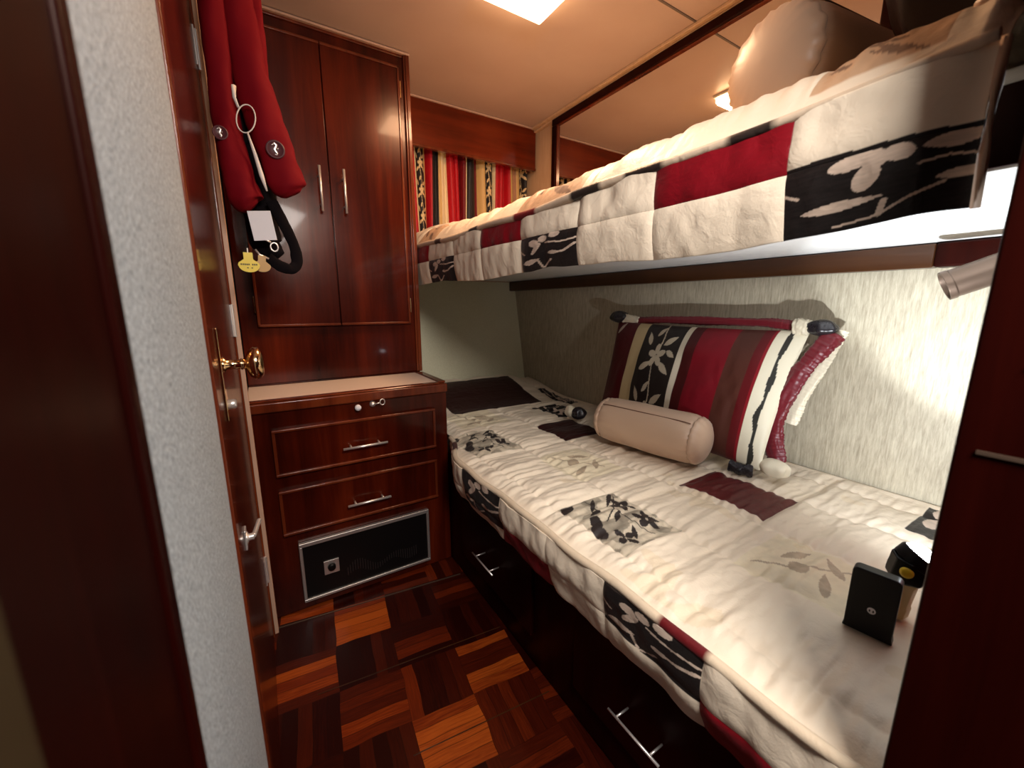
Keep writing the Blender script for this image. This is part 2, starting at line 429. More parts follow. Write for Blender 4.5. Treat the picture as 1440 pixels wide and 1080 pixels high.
# partition with the cabin doorway
b = MB(); b.box(.47, .62, -.03, .0725, 0, ZC); struct('trim_1', b, M['wood_dark'], bevel=.003)
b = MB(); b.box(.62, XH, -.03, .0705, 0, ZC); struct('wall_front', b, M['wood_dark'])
b = MB(); b.box(-.14, -.060, -.03, .2775, 0, ZC); b.box(-.14, -.0565, .262, .2775, 0, ZC); b.box(-.14, -.054, -.03, .165, 0, ZC)
struct('trim_2', b, M['wood_dark'], bevel=.003)
# corridor behind the doorway
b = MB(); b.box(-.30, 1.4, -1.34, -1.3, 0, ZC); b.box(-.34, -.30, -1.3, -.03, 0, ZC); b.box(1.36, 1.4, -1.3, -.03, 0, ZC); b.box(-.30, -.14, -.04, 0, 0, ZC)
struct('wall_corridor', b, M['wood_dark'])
# ceiling panel seam, hull-side cornice
b = MB(); b.box(-.1, 1.33, .972, .9785, ZC-.0025, ZC+.001); struct('trim_3', b, plain('seam_shadow_gap', (.16, .12, .10), .6))
b = MB(); b.box(1.325, XH, .0725, 2.14, ZC-.012, ZC); b.box(1.340, XH, .0725, 2.14, ZC-.022, ZC-.012)
struct('trim_4', b, M['upperwall'], bevel=.003)
# bright edging of floor hatches, skewed like the parquet
fl = MB()
ca, sa = math.cos(math.radians(-6.3)), math.sin(math.radians(-6.3))
def strip(mb, x0, y0, x1, y1, w, z=.0025):
    d = Vector((x1-x0, y1-y0, 0)).normalized(); n = Vector((-d.y, d.x, 0))*w/2
    p = [Vector((x0,y0,0))-n, Vector((x1,y1,0))-n, Vector((x1,y1,0))+n, Vector((x0,y0,0))+n]
    mb.hexa([(q.x, q.y, -.002) for q in p]+[(q.x, q.y, z) for q in p])
strip(fl, -.057, 1.341, .56, 1.273, .0035); struct('trim_5', fl, M['dullbrass'])
fl = MB(); strip(fl, .03, 1.027, .56, .968, .002, .0015); struct('trim_6', fl, M['rail'])
fl = MB(); strip(fl, .20, .748, .56, .708, .002, .0015); struct('trim_7', fl, M['rail'])

# cabin side door in the left wall, seen at a grazing angle
d = MB(); d.box(-.086, XL, .640, 1.315, .012, 1.90)
door = struct('door_1', d, M['wood'], bevel=.002)
g = MB(); g.box(-.07, XL+.004, .634, .668, 0, 1.935)
g.box(-.07, XL+.004, 1.285, 1.303, .012, 1.92)
make('door_moulding', g, M['trim'], door, bevel=.003)
g = MB(); g.box(XL, XL+.003, .772, .800, .835, .985); pl_ = make('lock_plate', g, M['brass'], door, bevel=.0014)
g = MB(); g.lathe((XL+.002, .788, .925), (1, 0, 0), [(0, .013), (.004, .013), (.006, .008), (.024, .0075), (.027, .010), (.029, .008), (.033, .012), (.037, .022), (.044, .0268), (.051, .0262), (.056, .020), (.058, .010), (.058, .001)])
make('door_knob', g, M['brass'], door, smooth=True)
g = MB(); g.lathe((XL+.002, .788, .860), (1, 0, 0), [(0, .008), (.010, .008), (.013, .006), (.013, 0)]); make('thumb_turn', g, M['steel'], door, smooth=True)
g = MB(); g.lathe((XL, .79, .618), (1, 0, 0), [(0, .011), (.004, .011), (.006, .006), (.014, .006)]); g.cyl((XL+.013, .79, .618), (XL+.022, .84, .622), .004); g.box(XL, XL+.003, .778, .802, .600, .636)
make('door_catch', g, M['steel'], door, bevel=.001)
for z in (.98, 1.60, .25):
    g = MB(); g.box(XL, XL+.0025, 1.262, 1.284, z-.04, z+.04); g.cyl((XL+.004, 1.284, z-.042), (XL+.004, 1.284, z+.042), .004, 10)
    make('hinge', g, M['steel'], door, bevel=.0006)
g = MB(); g.box(-.085, -.047, 1.318, 1.341, 0, 1.93); struct('trim_8', g, M['cream_strip'], bevel=.002)
# strike plate on the near jamb
g = MB(); g.box(-.0545, -.0532, .07, .122, .66, .98); sp = make('strike_plate', g, plain('dark_bronze', (.05, .032, .014), .45, .3, spec=.2), bpy.data.objects['trim_2'], bevel=.001)
g = MB(); g.lathe((-.0532, .108, .86), (1, 0, 0), [(0, .018), (.003, .018), (.004, .012), (.004, .0)]); make('plate_boss', g, M['dullbrass'], sp, smooth=True)
# strike on the right post: thin bars shaped as its highlight lines
g = MB(); g.box(.4680, .4705, -.02, .060, .905, .908); g.box(.4680, .4705, -.02, .045, .975, .977)
make('strike_plate', g, M['dullbrass'], bpy.data.objects['trim_1'])

# mirror on the hull side above the top bunk
mi = thing('wall_mirror', 'long mahogany framed mirror on the hull wall above the top bunk', 'mirror', (1.35, 1.1, 1.28))
b = MB(); b.box(1.352, 1.3598, .475, 1.735, 1.30, 1.895); make('mirror_glass', b, M['mirror'], mi)
b = MB()
b.box(1.336, 1.3598, .440, 1.765, 1.892, 1.922); b.box(1.336, 1.3598, 1.735, 1.765, 1.27, 1.892); b.box(1.336, 1.3598, .440, .475, 1.27, 1.892); b.box(1.336, 1.3598, .475, 1.735, 1.27, 1.30)
make('frame', b, M['wood_dark'], mi, bevel=.004)
b = MB(); b.box(1.343, 1.3598, 1.7285, 1.735, 1.30, 1.892); b.box(1.343, 1.3598, .475, 1.735, 1.8885, 1.893); make('inner_bead', b, M['trim'], mi, bevel=.001)
# dark board next to the mirror
b = MB(); b.box(1.325, 1.36, .0725, .438, 1.19, ZC); struct('wall_right_panel', b, M['wood_dark'], bevel=.003)

# ------------------------------------------------------------------ dresser
YD = 1.383
dr = thing('dresser', 'mahogany dresser with two drawers and a cream top, under the wardrobe', 'dresser', (.25, 1.5, 0))
b = MB()
b.box(-.055, .571, YD, 1.955, .006, .700); b.box(-.055, .571, 1.666, 1.955, .700, .741)
make('body', b, M['wood'], dr, bevel=.002)
b = MB(); b.box(-.057, .574, YD-.010, 1.665, .700, .733); make('counter_edge', b, M['trim'], dr, bevel=.006, seg=3)
b = MB(); b.box(-.055, .545, YD+.018, 1.657, .733, .7365); make('counter_top', b, M['laminate'], dr, bevel=.001)
b = MB(); b.box(.545, .574, YD+.010, 1.640, .733, .741); b.box(-.055, .545, YD-.008, YD+.018, .733, .739); make('counter_lip', b, M['trim'], dr, bevel=.003)
def handle(parent, a, b_, out, r=.0045, mat='steel', stand=.03, inset=.18):
    """bar pull between a and b_, standing off along out"""
    a, b_, out = Vector(a), Vector(b_), Vector(out).normalized()
    g = MB(); g.cyl(a+out*stand, b_+out*stand, r, 14)
    for f in (inset, 1-inset):
        p = a.lerp(b_, f); g.cyl(p, p+out*stand, r*.85, 12)
    return make('handle', g, M[mat], parent, smooth=True)
def drawer(x0, x1, z0, z1, hz):
    f = MB(); f.box(x0, x1, YD-.010, YD, z0, z1)
    o = make('drawer', f, M['wood'], dr, bevel=.003)
    g = MB()
    w = .010
    g.box(x0, x1, YD-.017, YD-.008, z1-w, z1); g.box(x0, x1, YD-.017, YD-.008, z0, z0+w)
    g.box(x0, x0+w, YD-.015, YD-.008, z0, z1); g.box(x1-w, x1, YD-.015, YD-.008, z0, z1)
    make('moulding', g, M['trim'], o, bevel=.003)
    handle(o, (.191, YD-.010, hz), (.334, YD-.010, hz), (0, -1, 0), r=.0042)
    return o
drawer(-.004, .520, .494, .646, .557)
drawer(-.004, .520, .292, .446, .355)
# vent grille
gr = thing('heater_grille', 'black heater panel in a silver frame at the dresser foot', 'heater', (.255, YD-.012, .03))
b = MB(); b.box(.042, .470, YD-.010, YD-.0005, .046, .244); make('panel', b, M['black'], gr)
b = MB()
b.box(.034, .478, YD-.016, YD-.0005, .238, .252); b.box(.034, .478, YD-.016, YD-.0005, .036, .046); b.box(.034, .044, YD-.016, YD-.0005, .046, .240); b.box(.468, .478, YD-.016, YD-.0005, .046, .240)
make('frame', b, M['silver'], gr, bevel=.002)
b = MB(); b.box(.102, .150, YD-.014, YD-.0095, .114, .164); sw = make('switch_plate', b, M['silver'], gr, bevel=.001)
b = MB(); b.lathe((.126, YD-.014, .139), (0, -1, 0), [(0, .013), (.008, .012), (.010, .009), (.010, 0)]); make('dial', b, M['black'], sw, smooth=True)
b = MB()
for i in range(30):
    x = .175+i*.0085; z = .085+.012*math.sin(i*.42)
    b.box(x, x+.0022, YD-.0125, YD-.0095, z, z+.028+.012*math.sin(i*.3))
tag(make('louvre_slots', b, plain('dark_grey_metal', (.05, .04, .04), .4, .6), gr), kind='stuff')
# lock, key and small knob above the drawers
k = thing('key', 'small steel key left in the lock above the top drawer', 'key', (.300, YD-.012, .688))
b = MB(); b.lathe((.300, YD, .688), (0, -1, 0), [(0, .010), (.006, .010), (.008, .007), (.014, .006), (.014, 0)]); make('lock_cylinder', b, M['steel'], k, smooth=True)
b = MB(); b.cyl((.300, YD-.012, .688), (.318, YD-.026, .695), .0022, 8); b.loft([(.327+.008*math.cos(t*PI/6), YD-.03, .698+.010*math.sin(t*PI/6)) for t in range(12)], .0018, n=8, closed=True, up=(0,1,0)); make('key_bow', b, M['steel'], k, smooth=True)
b = MB(); b.lathe((.250, YD, .685), (0, -1, 0), [(0, .007), (.010, .007), (.014, .010), (.020, .010), (.023, .006), (.023, 0)])
tag(make('cabinet_knob', b, M['paper'], smooth=True, origin=(.250, YD, .685)), 'tiny white knob to the left of the dresser key', 'knob')

# ------------------------------------------------------------------ wardrobe
YW = 1.66
wr = thing('wardrobe', 'tall mahogany wardrobe with two doors standing on the dresser', 'wardrobe', (.25, 1.8, .7335))
b = MB(); b.box(-.055, .571, YW, 1.955, .7425, ZC-.003); make('body', b, M['wood'], wr, bevel=.002)
b = MB(); b.box(.553, .573, YW-.010, YW, .7425, ZC-.004); b.box(.560, .575, YW-.015, YW-.006, .7425, ZC-.004); b.box(-.02, .553, YW-.006, YW, 1.922, ZC-.004)
make('corner_moulding', b, M['trim'], wr, bevel=.003)
b = MB(); b.box(-.02, .577, YW-.017, YW-.005, ZC-.010, ZC-.003); make('cornice', b, M['cream_strip'], wr, bevel=.001)
for (x0, x1, hx) in ((-.005, .2625, .229), (.2655, .533, .308)):
    g = MB(); g.box(x0, x1, YW-.016, YW, .945, 1.885); o = make('door', g, M['wood'], wr, bevel=.0025)
    g = MB(); w = .009
    g.box(x0, x1, YW-.0205, YW-.014, .945, .945+w); g.box(x0, x1, YW-.0205, YW-.014, 1.885-w, 1.885)
    xs = x0 if x0 < 0 else x1-w
    g.box(xs, xs+w, YW-.0205, YW-.014, .945, 1.885); make('moulding', g, M['trim'], o, bevel=.0025)
    handle(o, (hx, YW-.016, 1.343), (hx, YW-.016, 1.49), (0, -1, 0), r=.0045)
    xo = x1+.003 if x0 > 0 else x0-.003
    for z in (1.02, 1.81):
        g = MB(); g.cyl((xo, YW-.012, z-.028), (xo, YW-.012, z+.028), .004, 10); make('hinge', g, M['brass'], o)

# ------------------------------------------------------------------ valance and curtain
va = thing('valance', 'mahogany valance box over the striped curtain', 'valance', (.98, 1.94, 1.73))
b = MB(); b.box(.578, 1.352, 1.925, 1.945, 1.738, ZC-.009); b.box(1.334, 1.352, 1.945, 2.148, 1.738, ZC-.009); make('board', b, M['wood_h'], va, bevel=.002)
b = MB(); b.box(.578, 1.352, 1.919, 1.945, 1.730, 1.742); make('lower_edge', b, M['trim'], va, bevel=.003)
b = MB(); b.box(.578, 1.356, 1.918, 1.945, ZC-.010, ZC-.002); make('cornice', b, M['cream_strip'], va, bevel=.001)
nx, nz = 620, 190
s = np.linspace(0, 1, nx)[:, None]*np.ones((1, nz)); tz = np.ones((nx, 1))*np.linspace(0, 1, nz)[None, :]
xx = .66+.68*s; zz = 1.30+.50*tz
ph = s*2*PI*15+1.2*np.sin(s*17)+.5*(1-tz)*np.sin(s*31)
Y = 2.00+.011*np.sin(ph)*(.75+.25*tz)+.008*np.sin(ph*.5+1)
Xc = xx+.004*np.cos(ph)+.014*(1-tz)*np.sin(s*23)
col = np.zeros((nx, nz, 3)); col[:] = s2l((150, 8, 22))
st = [(0,.05,'red'),(.05,.065,'cream'),(.065,.135,'vine'),(.135,.15,'gold'),(.15,.19,'red'),(.19,.245,'black'),(.245,.26,'gold'),(.26,.31,'cream'),(.31,.41,'red'),(.41,.455,'dred'),(.455,.475,'cream'),(.475,.53,'black'),(.53,.56,'dred'),(.56,.605,'gold'),(.605,.70,'vine'),(.70,.715,'cream'),(.715,.84,'red'),(.84,.87,'gold'),(.87,.90,'tan'),(.90,.93,'gold'),(.93,1.01,'vine')]
cm = {'red': s2l((176, 10, 24)), 'cream': s2l((232, 212, 170)), 'gold': s2l((206, 168, 106)), 'black': s2l((30, 22, 22)), 'dred': s2l((110, 8, 16)), 'tan': s2l((160, 112, 78)), 'vine': s2l((30, 22, 22))}
for (a0, a1, kd) in st:
    Mk = (s >= a0) & (s < a1); col[Mk] = cm[kd]
    if kd == 'vine':
        mm = motif_vine((s[Mk]-a0)/(a1-a0), tz[Mk]*4.2+a0*3); cc = col[Mk]; cc[mm] = s2l((220, 190, 140)); col[Mk] = cc
o = grid('curtain', Xc, Y, zz, col, M['curtain'], origin=(.95, 2.06, 1.30)); tag(o, 'gathered red, black and cream striped curtain beneath the valance', 'curtain')

# ------------------------------------------------------------------ upper bunk
ub = thing('upper_bunk', 'white bottomed upper bunk board with dark wood front edge', 'bunk', (1.0, 1.1, 1.15))
b = MB(); b.box(.668, 1.3595, .075, 2.14, 1.160, 1.185); make('board', b, M['white'], ub)
b = MB(); b.box(.652, .667, .075, 1.64, 1.157, 1.235); make('front_fascia', b, M['wood_dark'], ub, bevel=.002)
b = MB(); b.box(.672, 1.30, .080, 2.12, 1.186, 1.262); make('mattress_core', b, M['white'], ub, bevel=.02)
rl = thing('bunk_rail', 'brown wooden rail along the hull wall below the upper bunk', 'rail', (1.34, 1.1, 1.105))
b = MB(); b.box(1.318, 1.3595, .296, 2.142, 1.104, 1.158); make('rail', b, M['rail'], rl, bevel=.004)
b = MB(); b.box(1.310, 1.3595, .075, .295, 1.104, 1.158); make('end_block', b, M['wood_dark'], rl, bevel=.006)

def quilt(a, b_, seams_a, seams_b, amp=.007, seed=3, k=1.0):
    """puffed channels with gathers across, seams pulled in"""
    h = np.zeros(a.shape)
    w1 = vnoise(a*6, b_*34, seed)+.55*vnoise(a*14, b_*75, seed+1)+.3*vnoise(a*40, b_*120, seed+2)
    w2 = vnoise(a*5+3, b_*5, seed+5)
    h += .0075*k*w1+.007*w2
    d = np.full(a.shape, 9.)
    for q in seams_a: d = np.minimum(d, np.abs(a-q))
    for q in seams_b: d = np.minimum(d, np.abs(b_-q))
    h += amp*(1-np.exp(-(d/.016)**1.2))
    h += .0016*np.exp(-(d/.03)**2)*np.sin(b_*230+4*vnoise(a*20, b_*20, seed+7))
    return h

# bedspread on the upper bunk: one cloth, profile runs from the hull side over the front edge down to the hem
def smooth_path(pts, n):
    P = np.array(pts, float); L = np.concatenate([[0], np.cumsum(np.hypot(*np.diff(P, axis=0).T))])
    t = np.linspace(0, L[-1], n); return np.interp(t, L, P[:, 0]), np.interp(t, L, P[:, 1]), t
ys = np.concatenate([np.arange(.118, .30, .0011), np.arange(.30, .75, .0022), np.arange(.75, 1.96, .0042)])
n1 = 190; u = np.linspace(0, 1, n1)
A, B = np.meshgrid(u, ys, indexing='ij')
# top panel x .6 -> 1.33
tx = .603+.725*A**1.15
dome = 1.247+.078*(1-np.exp(-((tx-.600)/.034)**1.3))+.016*sstep(.68, 1.0, tx)
sagx = .014*((B-.9)/.8)**2
dome = dome+sagx*1.0+.035*sstep(1.2, 1.9, B)*sstep(.62, .75, tx)
q = quilt(tx, B, [.69, .88, 1.07, 1.25], [.281, .49, .68, .90, 1.11, 1.32, 1.55, 1.74], seed=11)
edge = sstep(.600, .640, tx)*sstep(.116, .15, B)
Z = dome+(q-.010)*edge; Xs = tx-.004*edge*vnoise(B*30, tx*10, 5)
Z = Z-.030*(1-sstep(.116, .135, B))
col = np.zeros(A.shape+(3,)); col[:] = CREAM
for r_, kd in [((.603,.69,1.55,1.74),'tan'),((.603,.71,.70,.95),'tan'),((.615,.66,.16,.28),'tan'),((.70,.88,.9,1.11),'leafy'),((.88,1.07,.49,.70),'dred')]:
    patch(col, tx, B, r_, kd, 21)
sp = thing('bedspread', 'patchwork bedspread of cream, red and black floral squares on the upper bunk', 'bedspread', (.96, 1.05, 1.19), group=None)
grid('top_panel', Xs, B, Z, col, M['spread'], sp, solid=.006)
# side panel
n2 = 130; v_ = np.linspace(0, 1, n2); V, B2 = np.meshgrid(v_, ys, indexing='ij')
ztop = 1.243+.014*((B2-.9)/.8)**2
hem = 1.103+.006*np.sin(B2*9+1)+.005*vnoise(B2*14, B2*0, 8)+.008*sstep(.35, .12, B2)
Z2 = ztop+(hem-ztop)*V
rowz = 1.182-.006*np.cos(B2*2.0)+.010*sstep(.4, .15, B2)
cz = np.where(Z2 > rowz, 1+(Z2-rowz)/(ztop-rowz), (Z2-hem)/(rowz-hem))   # cloth coordinate 0..1 lower row, 1..2 upper row
sd = [.281, .487, .68, .90, 1.115, 1.32, 1.55]
q = .004*(1-np.exp(-(np.minimum.reduce([np.abs(B2-k_) for k_ in sd])/.010)**1.2))
q += .0035*(1-np.exp(-(np.abs(cz-1)/.12)**1.2))
q += .0055*(vnoise(B2*20, cz*1.0+B2*6, 31)+.6*vnoise(B2*44, cz*1.8, 32))+.006*vnoise(B2*5, cz*1.2, 35)
blg = .016*np.sin(PI*np.clip(V, 0, 1))**.8
X2 = .600-blg*.55-q+.006*V+.010*(1-sstep(.118, .16, B2))
X2 = np.maximum(X2, .582)*sstep(1.60, 1.66, B2)+X2*(1-sstep(1.60, 1.66, B2))
col = np.zeros(V.shape+(3,)); col[:] = CREAM
for r_, kd in [((1.55,1.96,1,2.1),'red'),((1.32,1.55,0,1),'mid'),((.90,1.115,1,2.1),'red'),((.68,.90,0,1),'mid'),((.281,.487,1,2.1),'red'),((.112,.281,0,1.08),'big')]:
    # photo shows pattern left-to-right = far-to-near, so flip along the bunk
    patch(col, -B2, cz, (-r_[1], -r_[0], r_[2], r_[3]), kd, 5)
side = grid('side_panel', X2, B2, Z2, col, M['spread'], sp, solid=.005)
# end band hanging at the near end
b = MB(); pts = [(.602, .116, 1.258), (.592, .114, 1.215), (.590, .113, 1.16), (.600, .113, 1.112)]
b.loft(pts, [.004]*4, [.006]*4, n=10); make('end_binding', b, M['satin'], sp, smooth=True)
b = MB()
P_ = [(.592-.002*math.sin(y*20), y, 1.243+.014*((y-.9)/.8)**2+.003*math.sin(y*13)) for y in np.arange(.118, 1.96, .012)]
b.loft(P_, [.0055+.005*min(1, max(0, (p[1]-.12)/.6)) for p in P_], n=12); pp = b
me = pp.mesh('piping', True); cols = np.array([v.co[:] for v in me.vertices]); cc = np.zeros((len(cols), 3)); cc[:] = s2l((206, 184, 160))
for (y0, y1) in ((.30,.36),(.47,.56),(.62,.70),(1.13,1.19),(1.42,1.48)): cc[(cols[:,1] > y0) & (cols[:,1] < y1)] = s2l((46, 36, 32))
cc[(cols[:,1] > .83) & (cols[:,1] < .93)] = s2l((110, 20, 24))
def dye_me(me, cc):
    a = me.color_attributes.new('dye', 'FLOAT_COLOR', 'POINT'); c4 = np.ones((len(cc), 4), np.float32); c4[:, :3] = cc; a.data.foreach_set('color', c4.ravel())
dye_me(me, cc); link_mesh('piping', me, M['spread'], sp)

# ------------------------------------------------------------------ lower bunk
lb = thing('lower_bunk', 'dark mahogany lower bunk base with two long drawers', 'bunk', (.95, .8, 0))
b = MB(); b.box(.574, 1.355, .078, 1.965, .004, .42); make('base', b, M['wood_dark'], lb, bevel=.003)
for (y0, y1, h0, h1) in ((.80, 1.25, .955, 1.092), (.13, .62, .345, .470)):
    g = MB(); g.box(.562, .574, y0, y1, .10, .33); o = make('drawer', g, M['wood_dark'], lb, bevel=.003)
    handle(o, (.562, h0, .208), (.562, h1, .208), (-1, 0, 0), r=.0027, stand=.036, inset=.17)
b = MB(); b.box(.60, 1.345, .09, 1.955, .421, .49); make('mattress_core', b, M['white'], lb, bevel=.02)
def front(y): return .503+.082*sstep(1.10, 1.385, y)
ys = np.concatenate([np.arange(.079, .80, .0020), np.arange(.80, 1.985, .0038)])
n1 = 330; A, B = np.meshgrid(np.linspace(0, 1, n1), ys, indexing='ij')
f = front(B); tx = f+(1.350-f)*A
dd = tx-f
Zt = .522+.020*(1-np.exp(-(dd/.030)**1.4))
rise = sstep(1.60, 1.98, B)
Zt = Zt+.085*rise*sstep(.0, .15, dd)*(1-.4*sstep(1.15, 1.35, tx))
# dip under bolster and sham
seams_a = [.565, .735, .915, 1.11, 1.28]; seams_b = [.16, .41, .63, .70, .89, 1.08, 1.33, 1.52, 1.76]
q = quilt(tx, B, seams_a, seams_b, amp=.008, seed=17, k=1.15)
q += .006*vnoise(tx*3+B*22, B*7-tx*6, 40)
edge = sstep(0, .03, dd)*sstep(1.352, 1.33, tx)*(1-.9*sstep(.68,.72,tx)*sstep(1.20,1.16,tx)*sstep(1.585,1.61,B)*sstep(1.95,1.92,B))*(1-.85*sstep(.63, .68, tx)*sstep(.26, .21, B)*sstep(.90, .85, tx))
Zt = Zt+(q-.010)*edge
col = np.zeros(A.shape+(3,)); col[:] = CREAM
fuz = .0
for r_, kd in [((.565,.742,.480,.700),'leafy'),((.560,.735,1.100,1.340),'leafy'),((.725,.900,.185,.360),'beige'),((.715,.885,.785,1.000),'beige'),
               ((.937,1.110,.408,.630),'dred'),((.912,1.092,1.085,1.275),'maroon'),((1.075,1.215,1.320,1.540),'vine'),((1.28,1.33,1.49,1.78),'vine'),
               ((.70,1.18,1.60,1.93),'maroon'),((1.150,1.330,.085,.222),'big'),((.64,.86,1.38,1.60),'beige')]:
    patch(col, tx, B, r_, kd, 3)
st = (vnoise(tx*9, B*9, 61) > .30) & (vnoise(tx*25, B*25, 62) > .0) & (np.abs(col[..., 0]-CREAM[0]) < .02) & (B < .9)
col[st] = col[st]*np.array([.95, .92, .86])
ls = thing('bedspread', 'patchwork bedspread covering the lower bunk, cream with floral and dark red squares', 'bedspread', (.93, 1.0, .45))
grid('top_panel', tx, B, Zt, col, M['spread'], ls, solid=.006)
V, B2 = np.meshgrid(np.linspace(0, 1, 100), ys[ys < 1.97], indexing='ij')
m_ = B2[0] < 1.376
V = V[:, m_]; B2 = B2[:, m_]
hem = .386+.010*sstep(.5, .9, B2)+.006*vnoise(B2*12, B2*0, 9)+.02*sstep(1.15, 1.37, B2)
Z2 = .520+(hem-.520)*V
rowz = .448+0*B2
cz = np.where(Z2 > rowz, 1+(Z2-rowz)/(.520-rowz), (Z2-hem)/(rowz-hem))
sd = [.268, .465, .64, .847, 1.075, 1.25]
q = .004*(1-np.exp(-(np.minimum.reduce([np.abs(B2-k_) for k_ in sd])/.010)**1.2))+.003*(1-np.exp(-(np.abs(cz-1)/.12)**1.2))
q += .007*(vnoise(B2*20, cz*1.2, 51)+.6*vnoise(B2*44, cz*2.2, 52))+.008*vnoise(B2*5, cz*1.5, 55)
X2 = front(B2)-.012*np.sin(PI*V)-q*sstep(1.376, 1.32, B2)+.018*V
col = np.zeros(V.shape+(3,)); col[:] = CREAM
for r_, kd in [((.847,1.075,.55,2.0),'mid'),((.64,.847,0,1.0),'red'),((.268,.465,.9,2.0),'mid'),((.10,.268,0,1.0),'red'),((1.25,1.40,.6,1.6),'red')]:
    patch(col, -B2, cz, (-r_[1], -r_[0], r_[2], r_[3]), kd, 6)
grid('side_panel', X2, B2, Z2, col, M['spread'], ls, solid=.005)
b = MB()
yy = np.arange(.080, 1.376, .010)
b.loft([(float(front(np.array(y)))-.005+.002*math.sin(y*31), y, .523+.0025*math.sin(y*17+1)) for y in yy], .0088, n=12)
me = b.mesh('piping', True); cs = np.array([v.co[:] for v in me.vertices]); cc = np.zeros((len(cs), 3)); cc[:] = s2l((214, 194, 168)); cc[(cs[:,1] > .268) & (cs[:,1] < .345)] = s2l((96, 16, 22))
cc[(cs[:,1] > 1.22) & (cs[:,1] < 1.30)] = s2l((70, 20, 20)); dye_me(me, cc); link_mesh('piping', me, M['spread'], ls)

# ------------------------------------------------------------------ cushions
def bolster(label, a, b_, r, end_first=True, group=None):
    a, b_ = Vector(a), Vector(b_); d = (b_-a).normalized(); L = (b_-a).length
    o = thing('bolster_pillow', label, 'pillow', ((a+b_)/2-Vector((0, 0, r))).to_tuple())
    n = 64; path = []; rr = []
    steps = 46
    for i in range(steps+1):
        t = i/steps; path.append(a+d*(L*t)); e = min(t, 1-t)
        rr.append(r*(1-.10*math.exp(-e/.035)-.02*math.exp(-e/.12)))
    def pk(t, th):
        e = min(t, 1-t); return 1+.032*math.exp(-e/.07)*math.sin(th*21+2*math.sin(th*3))+.008*math.sin(th*3+t*9)+.006*math.sin(th*5+t*14)
    g = MB(); g.loft(path, rr, n=n, up=(.2, .1, .97), cap=False, rfun=pk); make('body', g, M['satin'], o, smooth=True)
    for (p, dirn) in ((a, -d), (b_, d)):
        prof = [(-.002, r*.905), (.003, r*.93), (.010, r*.90), (.020, r*.78), (.028, r*.58), (.032, r*.32), (.034, r*.02)]
        g = MB(); g.lathe(p, dirn, prof, n=n)
        vs = []
        for i, q_ in enumerate(g.v):
            k_ = i % n; ring = i//n; th = 2*PI*k_/n
            c0 = p+dirn*(Vector(q_)-p).dot(dirn); w = Vector(q_)-c0
            vs.append(tuple(c0+w*(1+.030*math.sin(th*21+2*math.sin(th*3))*(ring < 4))))
        g.v = vs; make('end_cap', g, M['satin'], o, smooth=True)
    # lengthwise seam
    up = Vector((0, 0, 1)); side_ = d.cross(up).normalized()
    if side_.x > 0: side_ = -side_
    off = (up*.80+side_*.60)*(r*1.002)
    g = MB(); g.loft([a+d*(L*t)+off*(1-.08*math.exp(-min(t, 1-t)/.035)) for t in np.linspace(.02, .98, 30)], .0016, n=6); make('seam', g, plain('seam_thread', s2l((120, 84, 66)), .7), o, smooth=True)
    return o
bolster('champagne satin bolster lying in front of the striped pillow', (1.010, .975, .630), (1.062, .665, .628), .076)
bolster('large round champagne satin bolster on the upper bunk, end towards the room', (.835, .445, 1.446), (1.165, .395, 1.446), .094)

# striped sham leaning against the hull wall
sh = thing('throw_pillow', 'striped red, black floral and cream pillow leaning on the hull wall', 'pillow', (1.17, .85, .545))
BL, BR, TL, TR = Vector((1.13,1.15,.570)), Vector((1.145,.525,.565)), Vector((1.283,1.205,.955)), Vector((1.285,.505,.950))
nor = (BR-BL).cross(TL-BL).normalized()
if nor.x > 0: nor = -nor
def sham_pt(s_, t_):
    p = (np.array(BL)[None]*(1-s_)[:, None]*(1-t_)[:, None]+np.array(BR)[None]*s_[:, None]*(1-t_)[:, None]+np.array(TL)[None]*(1-s_)[:, None]*t_[:, None]+np.array(TR)[None]*s_[:, None]*t_[:, None])
    return p
ns, nt_ = 330, 200
S, T = np.meshgrid(np.linspace(0, 1, ns), np.linspace(0, 1, nt_), indexing='ij')
def sham_surface(sgn, depth):
    # pinch the outline between the corners
    pin = .030
    a_ = S*2-1; c_ = T*2-1
    Sw = .5+.5*a_*(1-pin*(1-c_**2)*np.abs(a_)); Tw = .5+.5*c_*(1-pin*1.4*(1-a_**2)*np.abs(c_))
    p = sham_pt(Sw.ravel(), Tw.ravel()).reshape(ns, nt_, 3)
    th = (np.clip(1-np.abs(a_)**2.6, 0, 1)**.55)*(np.clip(1-np.abs(c_)**2.4, 0, 1)**.55)
    w = .010*vnoise(S*9, T*5, 71)*th+.004*vnoise(S*30, T*8, 72)*th
    return p+np.array(nor)[None, None]*((depth*th+w)*sgn)[..., None]
P = sham_surface(1, .058)
col = np.zeros((ns, nt_, 3)); col[:] = DRED
stripes = [(0,.18,s2l((84,8,18))),(.18,.26,s2l((206,184,140))),(.26,.50,'v'),(.50,.53,s2l((220,208,184))),(.53,.585,s2l((70,14,14))),(.585,.75,s2l((124,12,28))),(.75,.85,s2l((80,40,30))),(.85,.885,s2l((92,12,18))),(.885,.898,s2l((130,16,28))),(.898,1.01,s2l((226,216,190)))]
for (a0, a1, c_) in stripes:
    Mk = (S >= a0) & (S < a1)
    if c_ == 'v':
        col[Mk] = s2l((40, 32, 28)); mm = motif_vine((S[Mk]-a0)/(a1-a0), T[Mk]*1.9+.15); cc = col[Mk]; cc[mm] = s2l((196, 182, 158)); col[Mk] = cc
    else: col[Mk] = c_
sq = np.abs(S-(.948+.007*np.sin(T*14)*(1-T)+.004*np.sin(T*31)*(1-T))) < .0085+.003*np.sin(T*23)
col[sq] = s2l((44, 42, 36))
